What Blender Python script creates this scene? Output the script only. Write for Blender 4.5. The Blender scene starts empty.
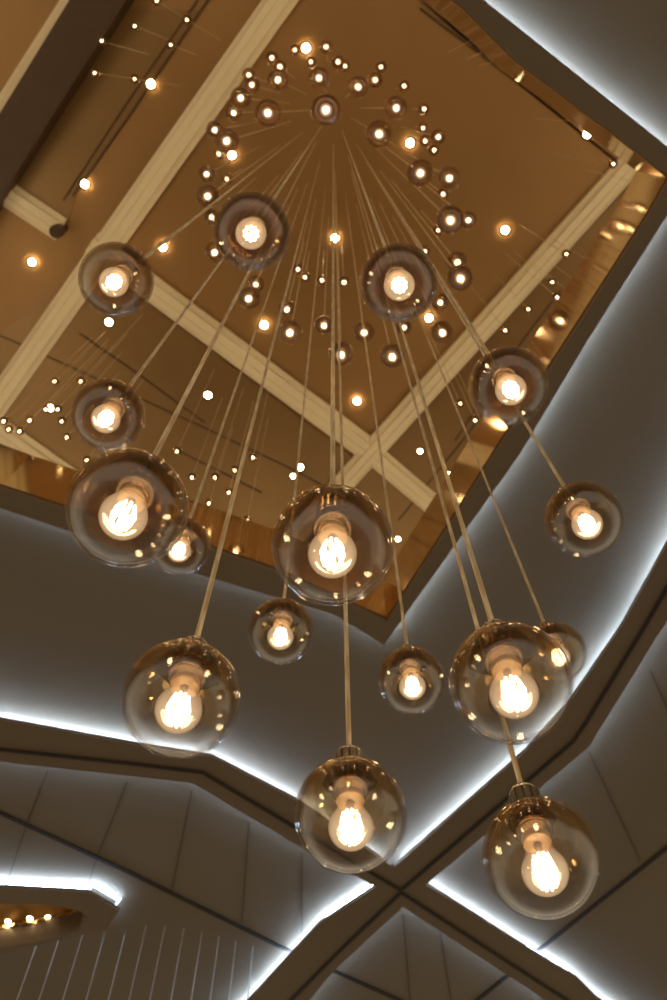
import bpy, bmesh, math, random
from mathutils import Vector
from mathutils.geometry import tessellate_polygon
random.seed(7)
S = bpy.context.scene
C = S.collection
F = 950.0                       # focal length in pixels of the 667x1000 frame
A0 = math.atan2(500 - 108, F)   # camera tilt away from the zenith
EYE = 1.5                       # camera height above the floor
Z_LOW = EYE + 5.20              # taupe ceiling
Z_RIB = EYE + 5.05              # underside of the ribs
Z_TOP = EYE + 15.0              # bronze ceiling of the upper hall
R = 0.075                       # globe radius

# ------------------------------------------------------------------ helpers
def ray(x, y):
    u, v = x - 333.5, 500 - y
    return Vector((u, math.sin(A0) * F - math.cos(A0) * v, math.cos(A0) * F + math.sin(A0) * v)).normalized()
def at_z(x, y, z):
    d = ray(x, y)
    k = (z - EYE) / d.z
    return Vector((d.x * k, d.y * k, z))
def link(o, parent=None):
    C.objects.link(o)
    if parent: o.parent = parent
    return o
def obj(name, bm, mat, parent=None, smooth=False):
    me = bpy.data.meshes.new(name)
    bm.to_mesh(me); bm.free()
    if smooth:
        for p in me.polygons: p.use_smooth = True
    for m in (mat if isinstance(mat, (list, tuple)) else [mat]): me.materials.append(m)
    return link(bpy.data.objects.new(name, me), parent)
def tag(o, label, cat, group=None):
    o['label'] = label; o['category'] = cat
    if group: o['group'] = group
    return o
def struct(name, bm, mat, smooth=False):
    o = obj(name, bm, mat, None, smooth); o['kind'] = 'structure'; return o
def lathe(prof, n=48, bm=None, cap=False):
    bm = bm or bmesh.new()
    rings = []
    for r, z in prof:
        if r < 1e-6: rings.append([bm.verts.new((0, 0, z))])
        else: rings.append([bm.verts.new((r * math.cos(2 * math.pi * i / n), r * math.sin(2 * math.pi * i / n), z)) for i in range(n)])
    for a, b in zip(rings, rings[1:]):
        for i in range(n):
            j = (i + 1) % n
            f = [a[i % len(a)], a[j % len(a)], b[j % len(b)], b[i % len(b)]]
            f = [v for k, v in enumerate(f) if v not in f[:k]]
            if len(f) > 2: bm.faces.new(f)
    bmesh.ops.recalc_face_normals(bm, faces=bm.faces)
    return bm
def slab(poly, z0, z1, holes=(), bm=None):
    """prism over a plan polygon with optional holes"""
    bm = bm or bmesh.new()
    loops = [[Vector((p[0], p[1], 0)) for p in l] for l in [poly] + list(holes)]
    flat = [p for l in loops for p in l]
    lo = [bm.verts.new((p.x, p.y, z0)) for p in flat]
    hi = [bm.verts.new((p.x, p.y, z1)) for p in flat]
    for t in tessellate_polygon(loops):
        if len(set(t)) < 3: continue
        bm.faces.new([lo[i] for i in t]); bm.faces.new([hi[i] for i in reversed(t)])
    k = 0
    for l in loops:
        n = len(l)
        for i in range(n):
            a, b = k + i, k + (i + 1) % n
            bm.faces.new((lo[a], lo[b], hi[b], hi[a]))
        k += n
    bmesh.ops.recalc_face_normals(bm, faces=bm.faces)
    return bm
def offset_line(pts, d):
    out = []
    for i, p in enumerate(pts):
        a = pts[max(i - 1, 0)]; b = pts[min(i + 1, len(pts) - 1)]
        def nrm(q, r):
            v = (r - q); v = Vector((v.x, v.y)); v.normalize(); return Vector((-v.y, v.x))
        n1 = nrm(a, p) if i > 0 else nrm(p, b)
        n2 = nrm(p, b) if i < len(pts) - 1 else n1
        n = (n1 + n2)
        n.normalize()
        c = max(0.45, n.dot(n1))
        out.append(Vector((p.x + n.x * d / c, p.y + n.y * d / c, p.z)))
    return out
def band(pts, d0, d1, z0, z1, bm=None):
    a = offset_line(pts, d0); b = offset_line(pts, d1)
    return slab(a + b[::-1], z0, z1, (), bm)
def box(bm, x0, x1, y0, y1, z0, z1):
    return slab([(x0, y0), (x1, y0), (x1, y1), (x0, y1)], z0, z1, (), bm)

# ------------------------------------------------------------------ materials
def mat(name):
    m = bpy.data.materials.new(name); m.use_nodes = True
    nt = m.node_tree; nt.nodes.clear()
    o = nt.nodes.new('ShaderNodeOutputMaterial')
    return m, nt, o
def N(nt, t, **k):
    n = nt.nodes.new(t)
    for a, b in k.items():
        if a in n.inputs: n.inputs[a].default_value = b
        else: setattr(n, a, b)
    return n
def pbr(name, col, rough=0.6, metal=0.0, vary=0.08, scale=3.0, bump=0.0, bscale=60.0, spec=0.5):
    m, nt, o = mat(name)
    p = N(nt, 'ShaderNodeBsdfPrincipled', Roughness=rough, Metallic=metal)
    p.inputs['Specular IOR Level'].default_value = spec
    tc = N(nt, 'ShaderNodeTexCoord')
    nz = N(nt, 'ShaderNodeTexNoise', Scale=scale, Detail=4.0)
    nt.links.new(tc.outputs['Object'], nz.inputs['Vector'])
    r = N(nt, 'ShaderNodeValToRGB')
    r.color_ramp.elements[0].position = 0.3; r.color_ramp.elements[1].position = 0.7
    r.color_ramp.elements[0].color = [c * (1 - vary) for c in col] + [1]
    r.color_ramp.elements[1].color = [min(1, c * (1 + vary)) for c in col] + [1]
    nt.links.new(nz.outputs['Fac'], r.inputs['Fac'])
    nt.links.new(r.outputs['Color'], p.inputs['Base Color'])
    if bump:
        nb = N(nt, 'ShaderNodeTexNoise', Scale=bscale, Detail=3.0)
        nt.links.new(tc.outputs['Object'], nb.inputs['Vector'])
        b = N(nt, 'ShaderNodeBump', Strength=bump, Distance=0.01)
        nt.links.new(nb.outputs['Fac'], b.inputs['Height'])
        nt.links.new(b.outputs['Normal'], p.inputs['Normal'])
    nt.links.new(p.outputs[0], o.inputs[0])
    return m
def emit(name, col, s):
    m, nt, o = mat(name)
    e = N(nt, 'ShaderNodeEmission', Strength=s); e.inputs['Color'].default_value = (*col, 1)
    nt.links.new(e.outputs[0], o.inputs[0])
    return m

M_taupe = pbr('taupe_paint', (0.262, 0.218, 0.155), 0.75, 0, 0.05, 0.8, 0.05, 200, 0.25)
M_rib = pbr('rib_paint', (0.24, 0.185, 0.13), 0.6, 0, 0.05, 1.2, 0, 1, 0.3)
M_groove = pbr('dark_joint', (0.035, 0.027, 0.02), 0.6)
M_joint = pbr('panel_joint', (0.13, 0.11, 0.085), 0.7)
M_bronze = pbr('bronze_ceiling', (0.36, 0.215, 0.085), 0.45, 0.35, 0.07, 0.5)
M_bronze2 = pbr('olive_bronze_ceiling', (0.27, 0.17, 0.07), 0.38, 0.4, 0.10, 0.7)
M_dark = pbr('dark_bronze_beam', (0.075, 0.045, 0.025), 0.5, 0.2)
M_seam = pbr('bronze_seam', (0.11, 0.065, 0.03), 0.5, 0.2)
M_cream = pbr('cream_plaster', (0.95, 0.88, 0.66), 0.6, 0, 0.04, 1.0)
M_mirror = pbr('bronze_mirror', (0.68, 0.51, 0.29), 0.06, 1.0, 0.05)
M_gold = pbr('fluted_gold', (0.80, 0.52, 0.22), 0.3, 0.7, 0.3, 5.0, 0.8, 7.0)
M_floor = pbr('beige_stone_floor', (0.55, 0.47, 0.38), 0.3, 0, 0.1, 1.5)
M_wall = pbr('upper_hall_wall', (0.33, 0.22, 0.12), 0.6)
M_chrome = pbr('polished_dark_chrome', (0.85, 0.76, 0.64), 0.16, 1.0, 0.03)
M_socket = pbr('bronze_socket', (0.30, 0.20, 0.12), 0.25, 1.0, 0.05)
M_collar = pbr('ceramic_collar', (0.34, 0.22, 0.12), 0.4, 0, 0.03)
M_wire = pbr('steel_wire', (0.9, 0.86, 0.78), 0.3, 0.2)
M_cap = pbr('brass_contact', (0.75, 0.55, 0.28), 0.3, 1.0)

def glass_mat():
    m, nt, o = mat('smoked_gradient_glass')
    tc = N(nt, 'ShaderNodeTexCoord'); sx = N(nt, 'ShaderNodeSeparateXYZ')
    nt.links.new(tc.outputs['Generated'], sx.inputs[0])
    mr = N(nt, 'ShaderNodeMapRange'); mr.interpolation_type = 'SMOOTHSTEP'
    mr.inputs['From Min'].default_value = 0.42; mr.inputs['From Max'].default_value = 0.92
    nt.links.new(sx.outputs['Z'], mr.inputs['Value'])
    nz = N(nt, 'ShaderNodeTexNoise', Scale=2.2, Detail=2.0)      # uneven blown-glass coat
    nt.links.new(tc.outputs['Generated'], nz.inputs['Vector'])
    coat = mr.outputs[0]
    tint = N(nt, 'ShaderNodeMixRGB'); tint.inputs[1].default_value = (0.985, 0.98, 0.975, 1); tint.inputs[2].default_value = (0.64, 0.53, 0.35, 1)
    nt.links.new(coat, tint.inputs[0])
    lw = N(nt, 'ShaderNodeLayerWeight', Blend=0.25)
    pw = N(nt, 'ShaderNodeMath', operation='POWER'); pw.inputs[1].default_value = 6.0
    nt.links.new(lw.outputs['Facing'], pw.inputs[0])
    edge = N(nt, 'ShaderNodeMixRGB', blend_type='MULTIPLY'); edge.inputs[2].default_value = (0.50, 0.44, 0.38, 1)
    nt.links.new(pw.outputs[0], edge.inputs[0]); nt.links.new(tint.outputs[0], edge.inputs[1])
    tr = N(nt, 'ShaderNodeBsdfTransparent'); nt.links.new(edge.outputs[0], tr.inputs[0])
    gc = N(nt, 'ShaderNodeMixRGB'); gc.inputs[1].default_value = (1, 1, 1, 1); gc.inputs[2].default_value = (1.0, 0.80, 0.50, 1)
    nt.links.new(coat, gc.inputs[0])
    bp = N(nt, 'ShaderNodeBump', Strength=0.06, Distance=0.02); nt.links.new(nz.outputs['Fac'], bp.inputs['Height'])
    gl = N(nt, 'ShaderNodeBsdfGlossy', Roughness=0.02); nt.links.new(gc.outputs[0], gl.inputs[0]); nt.links.new(bp.outputs[0], gl.inputs['Normal'])
    fr = N(nt, 'ShaderNodeFresnel', IOR=1.5)
    # both faces of the wall: the inner side reads like the outer one
    lf = N(nt, 'ShaderNodeLayerWeight', Blend=0.5)
    p5 = N(nt, 'ShaderNodeMath', operation='POWER'); p5.inputs[1].default_value = 4.2
    nt.links.new(lf.outputs['Facing'], p5.inputs[0])
    sc = N(nt, 'ShaderNodeMath', operation='MULTIPLY_ADD'); sc.inputs[1].default_value = 0.95; sc.inputs[2].default_value = 0.06
    nt.links.new(p5.outputs[0], sc.inputs[0])
    ad = N(nt, 'ShaderNodeMath', operation='MULTIPLY_ADD'); ad.inputs[1].default_value = 0.22; ad.use_clamp = True
    nt.links.new(coat, ad.inputs[0]); nt.links.new(sc.outputs[0], ad.inputs[2])
    mx = N(nt, 'ShaderNodeMixShader'); nt.links.new(ad.outputs[0], mx.inputs[0])
    nt.links.new(tr.outputs[0], mx.inputs[1]); nt.links.new(gl.outputs[0], mx.inputs[2])
    nt.links.new(mx.outputs[0], o.inputs[0])
    return m
M_glass = glass_mat()
def bulb_mat():
    m, nt, o = mat('warm_lit_bulb_glass')
    lw = N(nt, 'ShaderNodeLayerWeight', Blend=0.4)
    tr = N(nt, 'ShaderNodeBsdfTransparent'); tr.inputs[0].default_value = (0.98, 0.93, 0.85, 1)
    em = N(nt, 'ShaderNodeEmission', Strength=1.7); em.inputs[0].default_value = (1.0, 0.66, 0.36, 1)
    gl = N(nt, 'ShaderNodeBsdfGlossy', Roughness=0.05)
    a = N(nt, 'ShaderNodeMixShader'); a.inputs[0].default_value = 0.42
    inv = N(nt, 'ShaderNodeMath', operation='MULTIPLY_ADD'); inv.inputs[1].default_value = -1.1; inv.inputs[2].default_value = 1.5
    tcb = N(nt, 'ShaderNodeTexCoord'); sb = N(nt, 'ShaderNodeSeparateXYZ'); nt.links.new(tcb.outputs['Generated'], sb.inputs[0])
    mb = N(nt, 'ShaderNodeMapRange'); mb.interpolation_type = 'SMOOTHSTEP'
    for q_, v_ in (('From Min', .45), ('From Max', .85), ('To Min', 1.0), ('To Max', .22)): mb.inputs[q_].default_value = v_
    nt.links.new(sb.outputs['Z'], mb.inputs['Value'])
    mu = N(nt, 'ShaderNodeMath', operation='MULTIPLY'); nt.links.new(inv.outputs[0], mu.inputs[0]); nt.links.new(mb.outputs[0], mu.inputs[1])
    nt.links.new(lw.outputs['Facing'], inv.inputs[0]); nt.links.new(mu.outputs[0], em.inputs['Strength'])
    nt.links.new(tr.outputs[0], a.inputs[1]); nt.links.new(em.outputs[0], a.inputs[2])
    mm = N(nt, 'ShaderNodeMath', operation='MULTIPLY_ADD'); mm.inputs[1].default_value = 0.3; mm.inputs[2].default_value = 0.04
    nt.links.new(lw.outputs['Facing'], mm.inputs[0])
    b = N(nt, 'ShaderNodeMixShader'); nt.links.new(mm.outputs[0], b.inputs[0])
    nt.links.new(a.outputs[0], b.inputs[1]); nt.links.new(gl.outputs[0], b.inputs[2])
    nt.links.new(b.outputs[0], o.inputs[0])
    return m
M_bulb = bulb_mat()
M_fil = emit('led_filament', (1.0, 0.72, 0.40), 50.0)
M_down = emit('downlight_lens', (1.0, 0.70, 0.36), 60.0)
def led(name, s): return emit(name, (0.50, 0.68, 1.0), s)
def cord_mat():
    m, nt, o = mat('gold_fabric_cord')
    p = N(nt, 'ShaderNodeBsdfPrincipled', Roughness=0.35)
    tc = N(nt, 'ShaderNodeTexCoord')
    w = N(nt, 'ShaderNodeTexNoise', Scale=170.0, Detail=1.0)
    nt.links.new(tc.outputs['Object'], w.inputs['Vector'])
    r = N(nt, 'ShaderNodeValToRGB')
    r.color_ramp.elements[0].position = .38; r.color_ramp.elements[1].position = .62
    r.color_ramp.elements[0].color = (0.62, 0.45, 0.24, 1); r.color_ramp.elements[1].color = (0.95, 0.80, 0.55, 1)
    nt.links.new(w.outputs['Fac'], r.inputs[0]); nt.links.new(r.outputs[0], p.inputs['Base Color'])
    nt.links.new(p.outputs[0], o.inputs[0])
    return m
M_cord = cord_mat()

# ------------------------------------------------------------------ upper hall
bm = bmesh.new(); box(bm, -12, 12, -9, 15, Z_TOP, Z_TOP + 0.2); struct('ceiling', bm, M_bronze)
# cream beams of the coffered ceiling, some standing in for mirror reflections: (pixel a, pixel b, pixel width a, b)
def moulded(pa, pb, w, drop=0.20, ext0=0, ext1=0, z=Z_TOP):
    a, b = at_z(*pa, z), at_z(*pb, z)
    d = (b - a).normalized(); a = a - d * ext0; b = b + d * ext1
    n = Vector((-d.y, d.x, 0))
    prof = [(-w/2, 0), (-w/2, -drop*.45), (-w/2+.04, -drop*.5), (-w*.30, -drop*.62), (-w*.28, -drop), (-w*.06, -drop), (-w*.04, -drop*.86),
            (w*.04, -drop*.86), (w*.06, -drop), (w*.28, -drop), (w*.30, -drop*.62), (w/2-.04, -drop*.5), (w/2, -drop*.45), (w/2, 0)]
    bm = bmesh.new()
    va = [bm.verts.new(a + n * s + Vector((0, 0, t))) for s, t in prof]
    vb = [bm.verts.new(b + n * s + Vector((0, 0, t))) for s, t in prof]
    for i in range(len(prof) - 1): bm.faces.new((va[i], va[i+1], vb[i+1], vb[i]))
    bm.faces.new(va); bm.faces.new(vb[::-1])
    bmesh.ops.recalc_face_normals(bm, faces=bm.faces)
    return bm
def px(*pts, z=Z_TOP): return [at_z(x, y, z) for x, y in pts]
trim_n = 0
def trim(bm, m):
    global trim_n
    trim_n += 1
    return struct('trim_%d' % trim_n, bm, m)
trim(moulded((281, 0), (15, 378), .40, ext0=4, ext1=1.6), M_cream)          # long beam left of the chandelier
trim(moulded((634, 158), (264, 570), .36, ext1=0.6, drop=.22), M_cream)     # beam to the right
trim(moulded((92, 243), (365, 446), .40, drop=.18), M_cream)                # beam below the chandelier
trim(moulded((365, 446), (452, 520), .36, drop=.18, ext1=.6), M_cream)  # past the seam, modelled in place of the beam's mirror image
trim(moulded((3, 190), (62, 229), .38, ext0=1.5, drop=.18), M_cream)
trim(moulded((0, 428), (120, 512), .42, ext0=1.2, ext1=1.5, drop=.18), M_cream)  # stand-in for a beam reflected in the well's mirror wall
trim(moulded((0, 127), (82, 0), .44, ext0=2, ext1=3), M_cream)
trim(moulded((458, 512), (372, 612), .24, ext0=.3, ext1=.6, drop=.15), M_cream)  # reflected chevron at the well's bottom corner, built as a solid strip
trim(band(px((-80, 300), (0, 172), (108, 0), (170, -100)), -.30, .30, Z_TOP - .5, Z_TOP), M_dark)
# olive bronze fields of the ceiling
def field(pts, z=.03): return struct_ceiling(slab(px(*pts), Z_TOP - z, Z_TOP))
fn = 0
def struct_ceiling(bm):
    global fn
    fn += 1
    o = struct('ceiling_field_%d' % fn, bm, M_bronze2); o.name = 'ceiling_%d' % fn; return o
field([(-120, 420), (95, 262), (360, 462), (250, 640), (-120, 640)])
field([(365, 462), (640, 175), (740, 190), (560, 480), (380, 700), (262, 590)])
field([(118, 10), (200, 10), (76, 196), (68, 224), (0, 180)], .02)
# dark joints running over the upper ceiling
for pts in ([(-60, 310), (0, 335), (57, 360), (200, 425), (285, 465), (352, 500)], [(80, 333), (135, 371), (205, 422)], [(100, 452), (190, 500), (285, 537)],
            [(178, 450), (215, 468), (262, 492)], [(73, 196), (132, 112), (208, 0), (240, -50)], [(64, 200), (124, 108), (198, 0)],
            [(410, -10), (505, 72), (600, 148)], [(442, 18), (530, 92), (628, 170)], [(420, 8), (515, 80), (612, 158)],
            [(640, 196), (585, 275), (538, 342), (470, 430), (398, 520)], [(560, 290), (500, 370), (455, 440)]):
    trim(band(px(*pts), -.012, .012, Z_TOP - .045, Z_TOP - .005), M_seam)
# walls of the upper hall
for nme, (a, b, c, d) in {'wall_left': (-9.2, -9, -6.5, 12), 'wall_right': (9, 9.2, -6.5, 12), 'wall_back': (-9, 9, 12, 12.2), 'wall_front': (-9, 9, -6.7, -6.5)}.items():
    bm = bmesh.new(); box(bm, a, b, c, d, Z_LOW + .2, Z_TOP); struct(nme, bm, M_wall)

# ------------------------------------------------------------------ lower ceiling with its wells
rim_out = [(-420, 350), (-150, 455), (0, 508), (200, 575), (333, 614), (384, 645), (520, 454), (588, 340), (667, 216), (698, 170), (667, 146), (484, 0), (300, -150), (-60, -190)]
rim_in = [(-395, 345), (-140, 438), (0, 488), (66, 510), (210, 549), (282, 574), (387, 622), (451, 524), (510, 431), (572, 336), (650, 214), (671, 177), (630, 145), (596, 119), (518, 61), (464, 7), (290, -135), (-50, -172)]
oct_out = [(-140, 900), (-60, 888), (0, 888), (88, 893), (119, 911), (106, 929), (0, 955), (-80, 975), (-140, 960)]
oct_in = [(-120, 915), (-60, 905), (0, 904), (55, 905), (80, 911), (90, 919), (78, 931), (40, 941), (0, 948), (-60, 958), (-120, 945)]
H = lambda l, z=Z_LOW: [(p.x, p.y) for p in px(*l, z=z)]
well = [(p.x, p.y) for p in px(*rim_in, z=Z_RIB)]
owell = [(p.x, p.y) for p in px(*oct_in, z=Z_RIB)]
struct('ceiling_7', slab([(-9.2, -6.7), (9.2, -6.7), (9.2, 12.2), (-9.2, 12.2)], Z_LOW, Z_LOW + .2, [well, owell]), M_taupe)
def ring_wall(poly, z0, z1, t, bm=None):
    c = Vector((sum(p[0] for p in poly) / len(poly), sum(p[1] for p in poly) / len(poly)))
    out = []
    for p in poly:
        v = Vector(p) - c; out.append(tuple(c + v * (1 + t / v.length)))
    return slab(out, z0, z1, [poly], bm)
trim(slab(H(rim_out, Z_RIB), Z_RIB, Z_RIB + .035, [well]), M_rib)
trim(ring_wall(well, Z_RIB + .036, Z_LOW - .002, .02), M_mirror)
def frame(poly, z0, z1, t): return ring_wall(poly, z0, z1, t)
lin = []
_c = Vector((sum(p[0] for p in well) / len(well), sum(p[1] for p in well) / len(well)))
for p in well:
    v = Vector(p) - _c; lin.append(tuple(_c + v * (1 - .012 / v.length)))
trim(slab(well, Z_RIB + .036, Z_LOW + .40, [lin]), M_mirror)
trim(slab(H(oct_out, Z_RIB), Z_RIB, Z_RIB + .035, [owell]), M_rib)
trim(ring_wall(owell, Z_RIB + .035, Z_LOW, .03), M_rib)
fl = []
for a, b in zip(owell, owell[1:] + owell[:1]):
    a, b = Vector(a), Vector(b); n = max(2, int((b - a).length / .05)); q = Vector((-(b - a).y, (b - a).x)).normalized()
    for t in range(n): fl.append(tuple(a.lerp(b, t / n) + q * (.02 * (t % 2))))
trim(ring_wall(fl, Z_LOW + .03, Z_LOW + .06, .03), M_gold)
trim(slab(owell, Z_LOW + .07, Z_LOW + .12), M_gold)
# crossing ribs
a_edge = [(-200, 684), (0, 720), (135, 745), (212, 757), (295, 800), (394, 868), (525, 752), (568, 705), (623, 625), (667, 545), (760, 380)]
b_left = [(-200, 738), (0, 762), (130, 776), (192, 783), (302, 848), (376, 887), (320, 924), (250, 1000), (170, 1090)]
b_bot = [(235, 1090), (333, 972), (403, 907), (530, 990), (660, 1085)]
b_right = [(720, 1085), (598, 1000), (578, 980), (528, 950), (426, 885), (552, 778), (589, 747), (655, 640), (790, 430)]
trim(slab(H(a_edge + b_right[::-1] + b_bot[::-1] + b_left[::-1], Z_RIB), Z_RIB, Z_RIB + .035), M_rib)
mids = [[(-200, 722), (0, 749), (130, 763), (203, 772), (401, 890), (573, 741), (586, 722), (645, 625), (775, 405)],
        [(401, 892), (340, 950), (205, 1088)], [(401, 892), (513, 965), (575, 1005), (690, 1085)]]
for m_ in mids:
    trim(band(px(*m_, z=Z_RIB), -.012, .012, Z_RIB + .036, Z_LOW), M_groove)
    trim(band(px(*m_, z=Z_RIB), -.010, .010, Z_RIB - .012, Z_RIB), M_groove)
# joints in the taupe panels
for pts, w in (([(-60, 782), (0, 812), (130, 872), (278, 945), (400, 1000), (470, 1035)], .013), ([(720, 803), (667, 847), (528, 958), (455, 1018)], .013)):
    trim(band(px(*pts, z=Z_LOW), -w, w, Z_LOW - .012, Z_LOW), M_groove)
for pts in ([(48, 770), (29, 818)], [(127, 782), (96, 860)], [(192, 790), (172, 890)], [(249, 822), (242, 922)], [(302, 852), (302, 950)], [(403, 915), (411, 1010)],
            [(440, 930), (452, 1005)], [(650, 560 + 110), (690, 760)], [(589, 752), (640, 860)], [(30, 815), (8, 880)], [(96, 860), (88, 886)], [(528, 800), (560, 880)]):
    trim(band(px(*pts, z=Z_LOW), -.004, .004, Z_LOW - .004, Z_LOW), M_joint)
# cove lights lying on the ribs
led_n = 0
def cove(pts, inset, s, name, zo=.035):
    o = obj('cove_light_strip', band(px(*pts, z=Z_RIB), inset, inset + .014, Z_LOW - zo - .008, Z_LOW - zo), led('led_%d' % len(bpy.data.materials), s))
    return tag(o, name, 'light strip')
COVE = 1.0
cove(rim_out[1:6], -.018, 20, 'cool white cove light glowing along the lower left rim of the bronze well')
cove(rim_out[5:10], -.018, 40, 'cool white cove light glowing along the right rim of the bronze well')
cove(rim_out[9:13], -.018, 48, 'cool white cove light glowing along the upper right rim of the bronze well')
cove(a_edge[:6], .108, 100, 'bright cool white cove light along the lower left edge of the taupe ring')
cove(a_edge[5:], .108, 95, 'bright cool white cove light along the lower right edge of the taupe ring')
cove(b_left[:6], -.018, 22, 'faint cool cove light on the outer side of the left ceiling rib', .075)
cove(b_left[5:], -.07, 55, 'bright short cove light running to the bottom edge left of the rib crossing')
cove(b_bot[:3], -.018, 20, 'dim cove light on the left side of the bottom triangular panel', .075)
cove(b_bot[2:], -.018, 20, 'dim cove light on the right side of the bottom triangular panel', .075)
cove(b_right[:5], -.07, 52, 'bright cove light below the lowest right globe running to the bottom edge')
cove(b_right[4:], -.018, 26, 'faint cove light on the outer side of the right ceiling rib', .075)
cove(oct_out[1:3] + [(87, 893)], .055, 50, 'bright cove light along the top of the small pointed ceiling well at left')
cove([(90, 894), (118, 910)], .018, 40, 'short bright cove light at the pointed right tip of the small ceiling well')
cove(oct_out[4:8], .006, 5, 'dim cove light along the bottom of the small pointed ceiling well')

# added warm fill lights, out of view on the lower ceiling, brightening the upper hall
bm = bmesh.new()
UP = emit('added_warm_fill', (1.0, 0.76, 0.46), 9.2)
for k, (a, b, c, d) in enumerate([(-8.5, -8.0, -6, 11.5), (8.0, 8.5, -6, 11.5), (-7.5, 7.5, 11, 11.5), (-7.5, 7.5, -6, -5.5)]):
    bm = bmesh.new(); box(bm, a, b, c, d, Z_LOW + .25, Z_LOW + .3)
    o = obj('added_uplight', bm, UP)
    tag(o, 'added unseen warm fill light on the ' + ['left', 'right', 'far', 'near'][k] + ' side of the upper hall', 'light strip')
bm = bmesh.new(); box(bm, -14, 14, -14, 18, -.1, 0); struct('floor', bm, M_floor)

# ------------------------------------------------------------------ globe pendant
def make_pendant(name, seg=56):
    root = bpy.data.objects.new(name, None); C.objects.link(root)
    # glass: nearly a sphere, opening into a short neck
    t0 = math.radians(14)
    prof = [(0.0, -R)] + [(R * math.sin(math.radians(a)), -R * math.cos(math.radians(a))) for a in range(4, 166, 4)]
    prof += [(R * math.sin(t0), R * math.cos(t0)), (R * .235, R * 1.02)]
    ri = .945 * R
    bmg = lathe(prof, seg)
    lathe([(0.0, -ri)] + [(ri * math.sin(math.radians(a)), -ri * math.cos(math.radians(a))) for a in range(4, 166, 4)] + [(R * .225, R * .93), (R * .225, R * 1.02)], seg, bmg)
    g = obj('glass_globe', bmg, M_glass, root, True)
    # chrome cap with fluted side
    bm = bmesh.new()
    n = 48
    zs = [(.96, .28), (.98, .30), (1.25, .30), (1.52, .30), (1.57, .275), (1.58, .20)]
    rings = []
    for z, r in zs:
        rings.append([bm.verts.new((R * (r - (.016 if (i % 4 in (0, 1)) and .97 < z < 1.55 else 0)) * math.cos(2 * math.pi * i / n), R * (r - (.016 if (i % 4 in (0, 1)) and .97 < z < 1.55 else 0)) * math.sin(2 * math.pi * i / n), z * R)) for i in range(n)])
    for a, b in zip(rings, rings[1:]):
        for i in range(n): bm.faces.new((a[i], a[(i+1) % n], b[(i+1) % n], b[i])).material_index = 1 if i % 4 == 0 else 0
    bm.faces.new(rings[-1]); bm.faces.new(rings[0][::-1])
    cap = obj('cap', bm, [M_chrome, M_groove], root)
    obj('cord_grip', lathe([(0, 1.58*R), (.27*R, 1.58*R), (.26*R, 1.64*R), (.19*R, 1.71*R), (.10*R, 1.75*R), (.08*R, 1.86*R), (.06*R, 1.87*R), (0, 1.87*R)], 20), M_chrome, cap, True)
    # socket inside
    so = obj('socket', lathe([(0, .96*R), (.20*R, .96*R), (.24*R, .80*R), (.34*R, .66*R), (.345*R, .62*R), (.30*R, .60*R), (.27*R, .62*R), (.26*R, .46*R), (0, .46*R)], 40), M_socket, root, True)
    obj('collar', lathe([(0, .47*R), (.245*R, .47*R), (.255*R, .44*R), (.255*R, .34*R), (.24*R, .31*R), (0, .31*R)], 36), M_collar, so, True)
    # bulb: pear profile
    bp = []
    cz, rb = -.34 * R, .395 * R
    for a in range(0, 126, 7): bp.append((rb * math.sin(math.radians(a)), cz - rb * math.cos(math.radians(a))))
    bp += [(.285*R, .0*R), (.25*R, .12*R), (.235*R, .24*R), (.235*R, .315*R)]
    b = obj('bulb', lathe(bp, 40), M_bulb, root, True)
    # filament sticks round a stem
    bm = bmesh.new()
    def stick(p, q, r):
        p, q = Vector(p), Vector(q); d = (q - p).normalized(); x = d.orthogonal().normalized(); y = d.cross(x)
        ra = [bm.verts.new(p + (x*math.cos(k*math.pi/3) + y*math.sin(k*math.pi/3)) * r) for k in range(6)]
        rb_ = [bm.verts.new(q + (x*math.cos(k*math.pi/3) + y*math.sin(k*math.pi/3)) * r) for k in range(6)]
        for k in range(6): bm.faces.new((ra[k], ra[(k+1) % 6], rb_[(k+1) % 6], rb_[k]))
        bm.faces.new(ra[::-1]); bm.faces.new(rb_)
    for k in range(10):
        an = k * math.pi / 5
        for q in range(7):
            z0 = -.62 + q * .088
            rr = .185 * R * (1 - .25 * abs(q - 3) / 3)
            stick((rr*math.cos(an), rr*math.sin(an), z0*R), (rr*math.cos(an), rr*math.sin(an), (z0+.055)*R), .024*R)
    for q in range(5): stick((0, 0, (-.66+q*.13)*R), (0, 0, (-.66+q*.13+.09)*R), .045*R)
    obj('filament', bm, M_fil, b)
    obj('stem', lathe([(0, .30*R), (.08*R, .28*R), (.045*R, .1*R), (.02*R, -.55*R), (0, -.56*R)], 12), M_collar, b, True)
    # cord: unit length mesh from z=0 to 1, stretched per pendant
    bm = bmesh.new()
    K, rings = 40, []
    for i in range(K + 1):
        rings.append([bm.verts.new((0.0042*math.cos(2*math.pi*k/8), 0.0042*math.sin(2*math.pi*k/8), i / K)) for k in range(8)])
    for a, c in zip(rings, rings[1:]):
        for k in range(8): bm.faces.new((a[k], a[(k+1) % 8], c[(k+1) % 8], c[k]))
    cd = obj('cord', bm, M_cord, root, True)
    cd.location = (0, 0, 1.74 * R)
    return root
def kids(o): return [c for c in bpy.data.objects if c.parent == o]
def copy_tree(o, parent=None):
    ch = TREE[o.name] if o.name in TREE else []
    c = o.copy(); C.objects.link(c); c.parent = parent
    for k in ch: copy_tree(k, c)
    return c
proto = make_pendant('globe_pendant')
TREE = {}
for o in [proto] + list(proto.children_recursive): TREE[o.name] = list(o.children)
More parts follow.
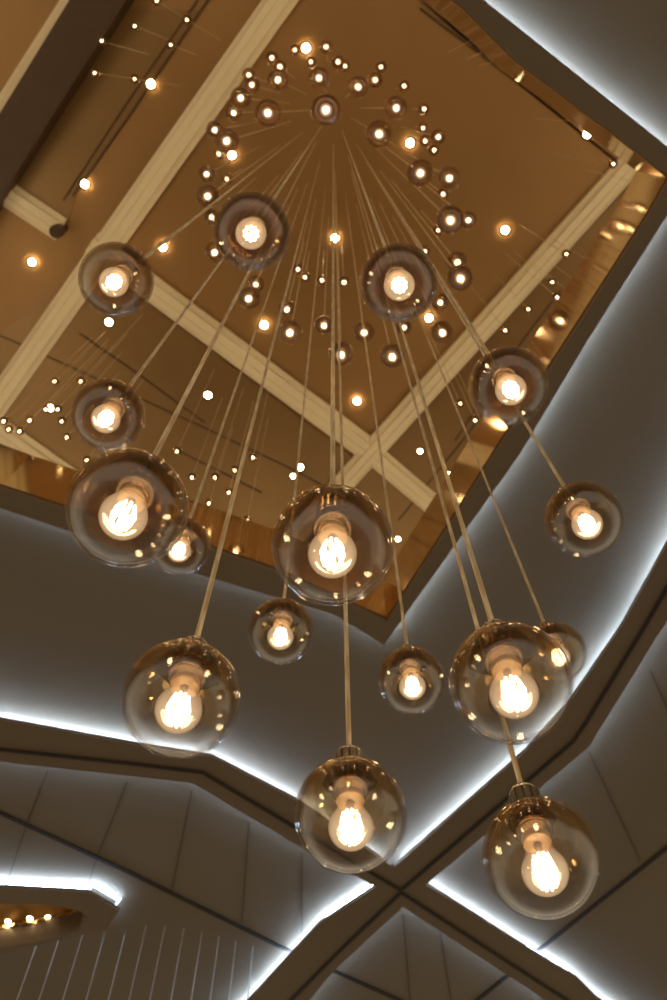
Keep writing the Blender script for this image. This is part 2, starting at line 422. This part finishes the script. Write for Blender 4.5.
dls = [((306, 48), 'beside the long cream beam above the ring'), ((410, 143), 'inside the right side of the globe ring'), ((505, 230), 'alone right of the ring, toward the cream beam'),
 ((232, 155), 'at the left side of the globe ring'), ((335, 238), 'at the centre behind the cords'), ((429, 318), 'below right of the ring beside a globe'),
 ((163, 247), 'right of the long left cream beam'), ((264, 325), 'between the cords above the lower cream beam'), ((357, 401), 'above the crossing of two cream beams'),
 ((109, 322), 'just below the globe over the left cream beam'), ((208, 395), 'below the lower cream beam, left of centre'), ((300, 467), 'left of the cream beam crossing, above the central globe'),
 ((398, 539), 'near the bottom corner of the well'), ((85, 184), 'in the upper left beside the short cream beam'), ((151, 84), 'at the top left between two beams'),
 ((587, 134), 'in the upper right near the rim of the well'), ((32, 262), 'at the far left edge in the bronze field'), ((420, 451), 'right of the cream beam crossing'),
 ((233, 549), 'low at the lower left rim of the well'), ((448, 474), 'next to the right rim of the well'), ((50, 408), 'low at left above the lowest cream beam'), ((293, 476), 'small one paired just left of the central globe')]
taken = [(at_z(*p, Z_TOP).x, at_z(*p, Z_TOP).y, .10, 1) for p, w in dls]
used = False
def pendant(x, y, dpx, label, group, scale=1.0, dist=None, zmin=None):
    global used
    d = ray(x, y)
    off = math.acos(max(-1, min(1, d.dot(ray(333.5, 500)))))
    dd = dist or 2 * R * scale * F / dpx / math.cos(off)
    for q in range(40):                       # keep every cord clear of its neighbours' globes and of the downlights
        f = 1 + (.012 * ((q + 1) // 2) * (1 if q % 2 else -1))
        p = Vector((0, 0, EYE)) + d * dd * f
        if all(math.hypot(p.x - a, p.y - b) > c + (R * scale if k == 0 else .01) for a, b, c, k in taken): break
    taken.append((p.x, p.y, R * scale + .004, 0))
    if used: root = copy_tree(proto)
    else: root, used = proto, True
    root.location = p; root.scale = (scale,) * 3
    root.rotation_euler = (0, 0, random.random() * 6.28)
    for c in root.children:
        if c.name.startswith('cord'):
            c.scale = (1, 1, (Z_TOP - p.z) / scale - 1.74 * R)
    tag(root, label, 'pendant lamp', group)
    return root
G1 = 'large near globe pendants'
big = [
 (332.5, 545, 122, 'large clear globe pendant in the middle, in front of the bottom corner of the well'),
 (127.5, 508, 121, 'large globe pendant at left hanging over the lower left rim of the well'),
 (181.5, 698, 118, 'large globe pendant hanging in front of the lower left taupe ceiling'),
 (350.5, 814, 113, 'low globe pendant with visible chrome cap at bottom centre, above the rib crossing'),
 (510.5, 682, 122, 'large globe pendant at right crossing the bright diagonal cove light'),
 (541, 857, 117, 'lowest globe pendant at bottom right with tall chrome cap'),
 (252, 232, 78, 'mid-sized globe pendant seen from straight below, upper left of the ring centre'),
 (116.5, 280, 74, 'mid-sized dark-rimmed globe pendant over the long cream beam at left'),
 (398.5, 283, 78, 'mid-sized globe pendant seen from below, right of the central cords'),
 (508.5, 386, 79, 'mid-sized globe pendant over the right rim of the well'),
 (584, 519, 77, 'mid-sized globe pendant furthest right, in front of the right taupe ceiling'),
 (108.5, 415, 73, 'mid-sized globe pendant directly above the large left globe'),
 (180.5, 546, 60, 'mid-sized globe pendant partly hidden behind the large left globe'),
 (281, 631, 66, 'smaller globe pendant over the lower left well rim, below left of the central globe'),
 (411.5, 680, 67, 'smaller globe pendant just below the bottom corner of the well'),
 (556, 652, 60, 'smaller globe pendant half hidden behind the large right globe'),
]
for x, y, d_, l in big: pendant(x, y, d_, l, G1)
ring = [(326,110,32),(268,113,28),(319,78,22),(278,80,22),(272,58,14),(280,67,12),(326,47,14),(295,50,12),(311,62,12),(338,62,14),(249,75,14),(252,85,16),(241,98,22),
 (234,113,18),(215,130,18),(227,141,26),(219,154,12),(358,87,22),(375,80,16),(381,67,12),(345,66,14),(404,86,12),(396,108,24),(379,134,28),(424,109,12),(423,128,12),
 (425,141,14),(438,137,16),(434,150,14),(420,173,28),(449,178,24),(443,194,14),(207,174,18),(208,196,24),(227,179,12),(212,217,16),(215,252,22),(256,284,18),
 (249,298,24),(298,269,12),(305,277,12),(322,280,12),(450,220,30),(468,220,18),(438,230,12),(457,262,22),(460,278,28),(425,251,12),(440,302,18),
 (442,332,26),(404,327,16),(392,356,26),(364,332,22),(341,354,26),(344,282,13),(290,332,25),(287,309,18),(324,325,20)]
sect = {}
for x, y, d_ in ring:
    an = math.degrees(math.atan2(x - 331, -(y - 200))) % 360
    sect.setdefault(round(an / 30) % 12 or 12, []).append((d_, x, y))
words = ['one','two','three','four','five','six','seven','eight','nine','ten','eleven','twelve']
ords = ['largest','second largest','third largest','fourth largest','fifth largest','sixth largest','seventh largest','eighth largest']
for h, l in sorted(sect.items()):
    l.sort(key=lambda t: (-t[0], t[1]))
    for k, (d_, x, y) in enumerate(l):
        if len(l) == 1: w = 'standing alone'
        elif len(l) == 2: w = ['the larger of the pair', 'the smaller of the pair'][k]
        else: w = ('smallest' if k == len(l) - 1 else ords[k]) + ' of %s' % words[len(l) - 1]
        pendant(x, y, d_ * .98, "small far globe pendant at %s o'clock in the ring, %s" % (words[h - 1], w), 'far globe pendants in the ring')
side = {  # solid pendants modelled in place of reflections in the mirrored walls
 'upper left between long beams': [(102,41),(95,73),(135,26),(157,1),(187,20),(171,45),(135,79)],
 'right rim beyond the cream beam': [(566,254),(601,268),(587,289),(557,297),(528,309),(505,330),(552,282),(588,306)],
 'right rim near bottom corner': [(460,403),(475,420),(483,425)],
 'left edge by the lowest beam': [(55,381),(81,381),(46,409),(58,409),(30,420),(62,421),(67,437),(9,429),(4,421),(20,431),(87,460)],
 'field between the large globes': [(177,451),(253,457),(235,470),(192,477),(215,477),(229,492),(209,503),(247,520)],
 'upper right rim of the well': [(481,36),(493,34),(486,51),(503,46),(513,56)],
 'right corner of the well': [(598,122),(613,164),(644,184)]}
ordn = ['leftmost','second from left','third from left','fourth from left','fifth from left','sixth from left','seventh from left','eighth from left','ninth from left','tenth from left','eleventh from left']
for where, l in side.items():
    l.sort()
    for k, (x, y) in enumerate(l):
        w = 'rightmost' if k == len(l) - 1 else ordn[k]
        pendant(x, y, 10, 'tiny reflected pendant stand-in, %s, %s there' % (where, w), 'tiny stand-ins for reflected pendants', scale=.75, dist=11.8 + .5 * ((k * 7) % 3))

# ------------------------------------------------------------------ downlights
def downlight(name):
    root = bpy.data.objects.new(name, None); C.objects.link(root)
    obj('bezel', lathe([(.055, 0), (.085, 0), (.09, -.012), (.08, -.02), (.058, -.015), (.055, 0)], 24), M_dark, root, True)
    obj('lens', lathe([(0, -.022), (.03, -.020), (.055, -.012), (.056, 0), (0, 0)], 24), M_down, root, True)
    return root
dl = downlight('downlight')
for k, (p, w) in enumerate(dls):
    if k == 0: o = dl
    else:
        o = dl.copy(); C.objects.link(o)
        for c in dl.children:
            n_ = c.copy(); C.objects.link(n_); n_.parent = o
    o.location = at_z(*p, Z_TOP - .035)
    if k in (12, 17, 18, 19, 21): o.scale = (.7, .7, .7)
    tag(o, 'round warm recessed downlight ' + w, 'downlight', 'downlights of the upper ceiling')
for k, p in enumerate([(8, 921), (30, 918), (48, 917), (68, 922)]):
    o = dl.copy(); C.objects.link(o)
    for c in dl.children:
        n_ = c.copy(); C.objects.link(n_); n_.parent = o
    o.location = at_z(*p, Z_LOW + .068); o.scale = (.35, .35, .35)
    tag(o, 'tiny warm downlight inside the small pointed well, ' + ['leftmost', 'second from left', 'third from left', 'rightmost'][k], 'downlight', 'downlights of the small well')

sp = bpy.data.objects.new('spotlight', None); C.objects.link(sp); sp.location = at_z(64, 228, Z_TOP); sp.scale = (.8, .8, .8)
obj('body', lathe([(0, -.62), (.10, -.62), (.12, -.60), (.12, -.34), (.07, -.28), (0, -.27)], 24), M_dark, sp, True)
obj('bracket', lathe([(0, -.28), (.03, -.28), (.03, -.03), (.08, -.02), (.08, 0), (0, 0)], 16), M_dark, sp, True)
tag(sp, 'small dark unlit spotlight at the end of the short cream beam', 'spotlight')
# ------------------------------------------------------------------ hanging steel wires
wires = [(40, 935), (62, 930), (84, 930), (105, 932), (126, 930), (146, 926), (165, 926), (184, 928), (202, 932), (219, 936), (236, 941), (253, 946)]
w0 = obj('hanging_wire', lathe([(0, 0), (.0035, 0), (.0035, -1.0), (.006, -1.0), (.006, -1.02), (0, -1.02)], 8), M_wire, None, True)
for k, p in enumerate(wires):
    o = w0 if k == 0 else w0.copy()
    if k: C.objects.link(o)
    o.location = at_z(*p, Z_LOW)
    tag(o, 'thin steel wire hanging at lower left, ' + (ordn[k] if k < 11 else 'rightmost') + ' of the row', 'wire', 'steel wires at lower left')

# ------------------------------------------------------------------ light, world, camera
w = bpy.data.worlds.new('lobby'); S.world = w; w.use_nodes = True
w.node_tree.nodes['Background'].inputs[0].default_value = (1.0, 0.84, 0.60, 1)
w.node_tree.nodes['Background'].inputs[1].default_value = 0.55
cam = bpy.data.cameras.new('camera'); co = bpy.data.objects.new('camera', cam); C.objects.link(co)
co.location = (0, 0, EYE)
fwd = ray(333.5, 500); up = Vector((0, -math.cos(A0), math.sin(A0))); right = Vector((1, 0, 0))
from mathutils import Matrix
co.matrix_world = Matrix(((right.x, up.x, -fwd.x, 0), (right.y, up.y, -fwd.y, 0), (right.z, up.z, -fwd.z, EYE), (0, 0, 0, 1)))
cam.sensor_fit = 'VERTICAL'; cam.sensor_height = 36; cam.sensor_width = 24; cam.lens = 36 * F / 1000
cam.clip_start = .05; cam.clip_end = 100
cam.dof.use_dof = True; cam.dof.focus_distance = 1.45; cam.dof.aperture_fstop = 8.0
S.camera = co
S.view_settings.view_transform = 'Standard'; S.view_settings.look = 'None'
S.view_settings.exposure = 0.0; S.view_settings.gamma = 1.0; S.view_settings.use_curve_mapping = False
cy = S.cycles
cy.use_denoising = True; cy.max_bounces = 10; cy.transparent_max_bounces = 48; cy.glossy_bounces = 5; cy.sample_clamp_indirect = 6.0
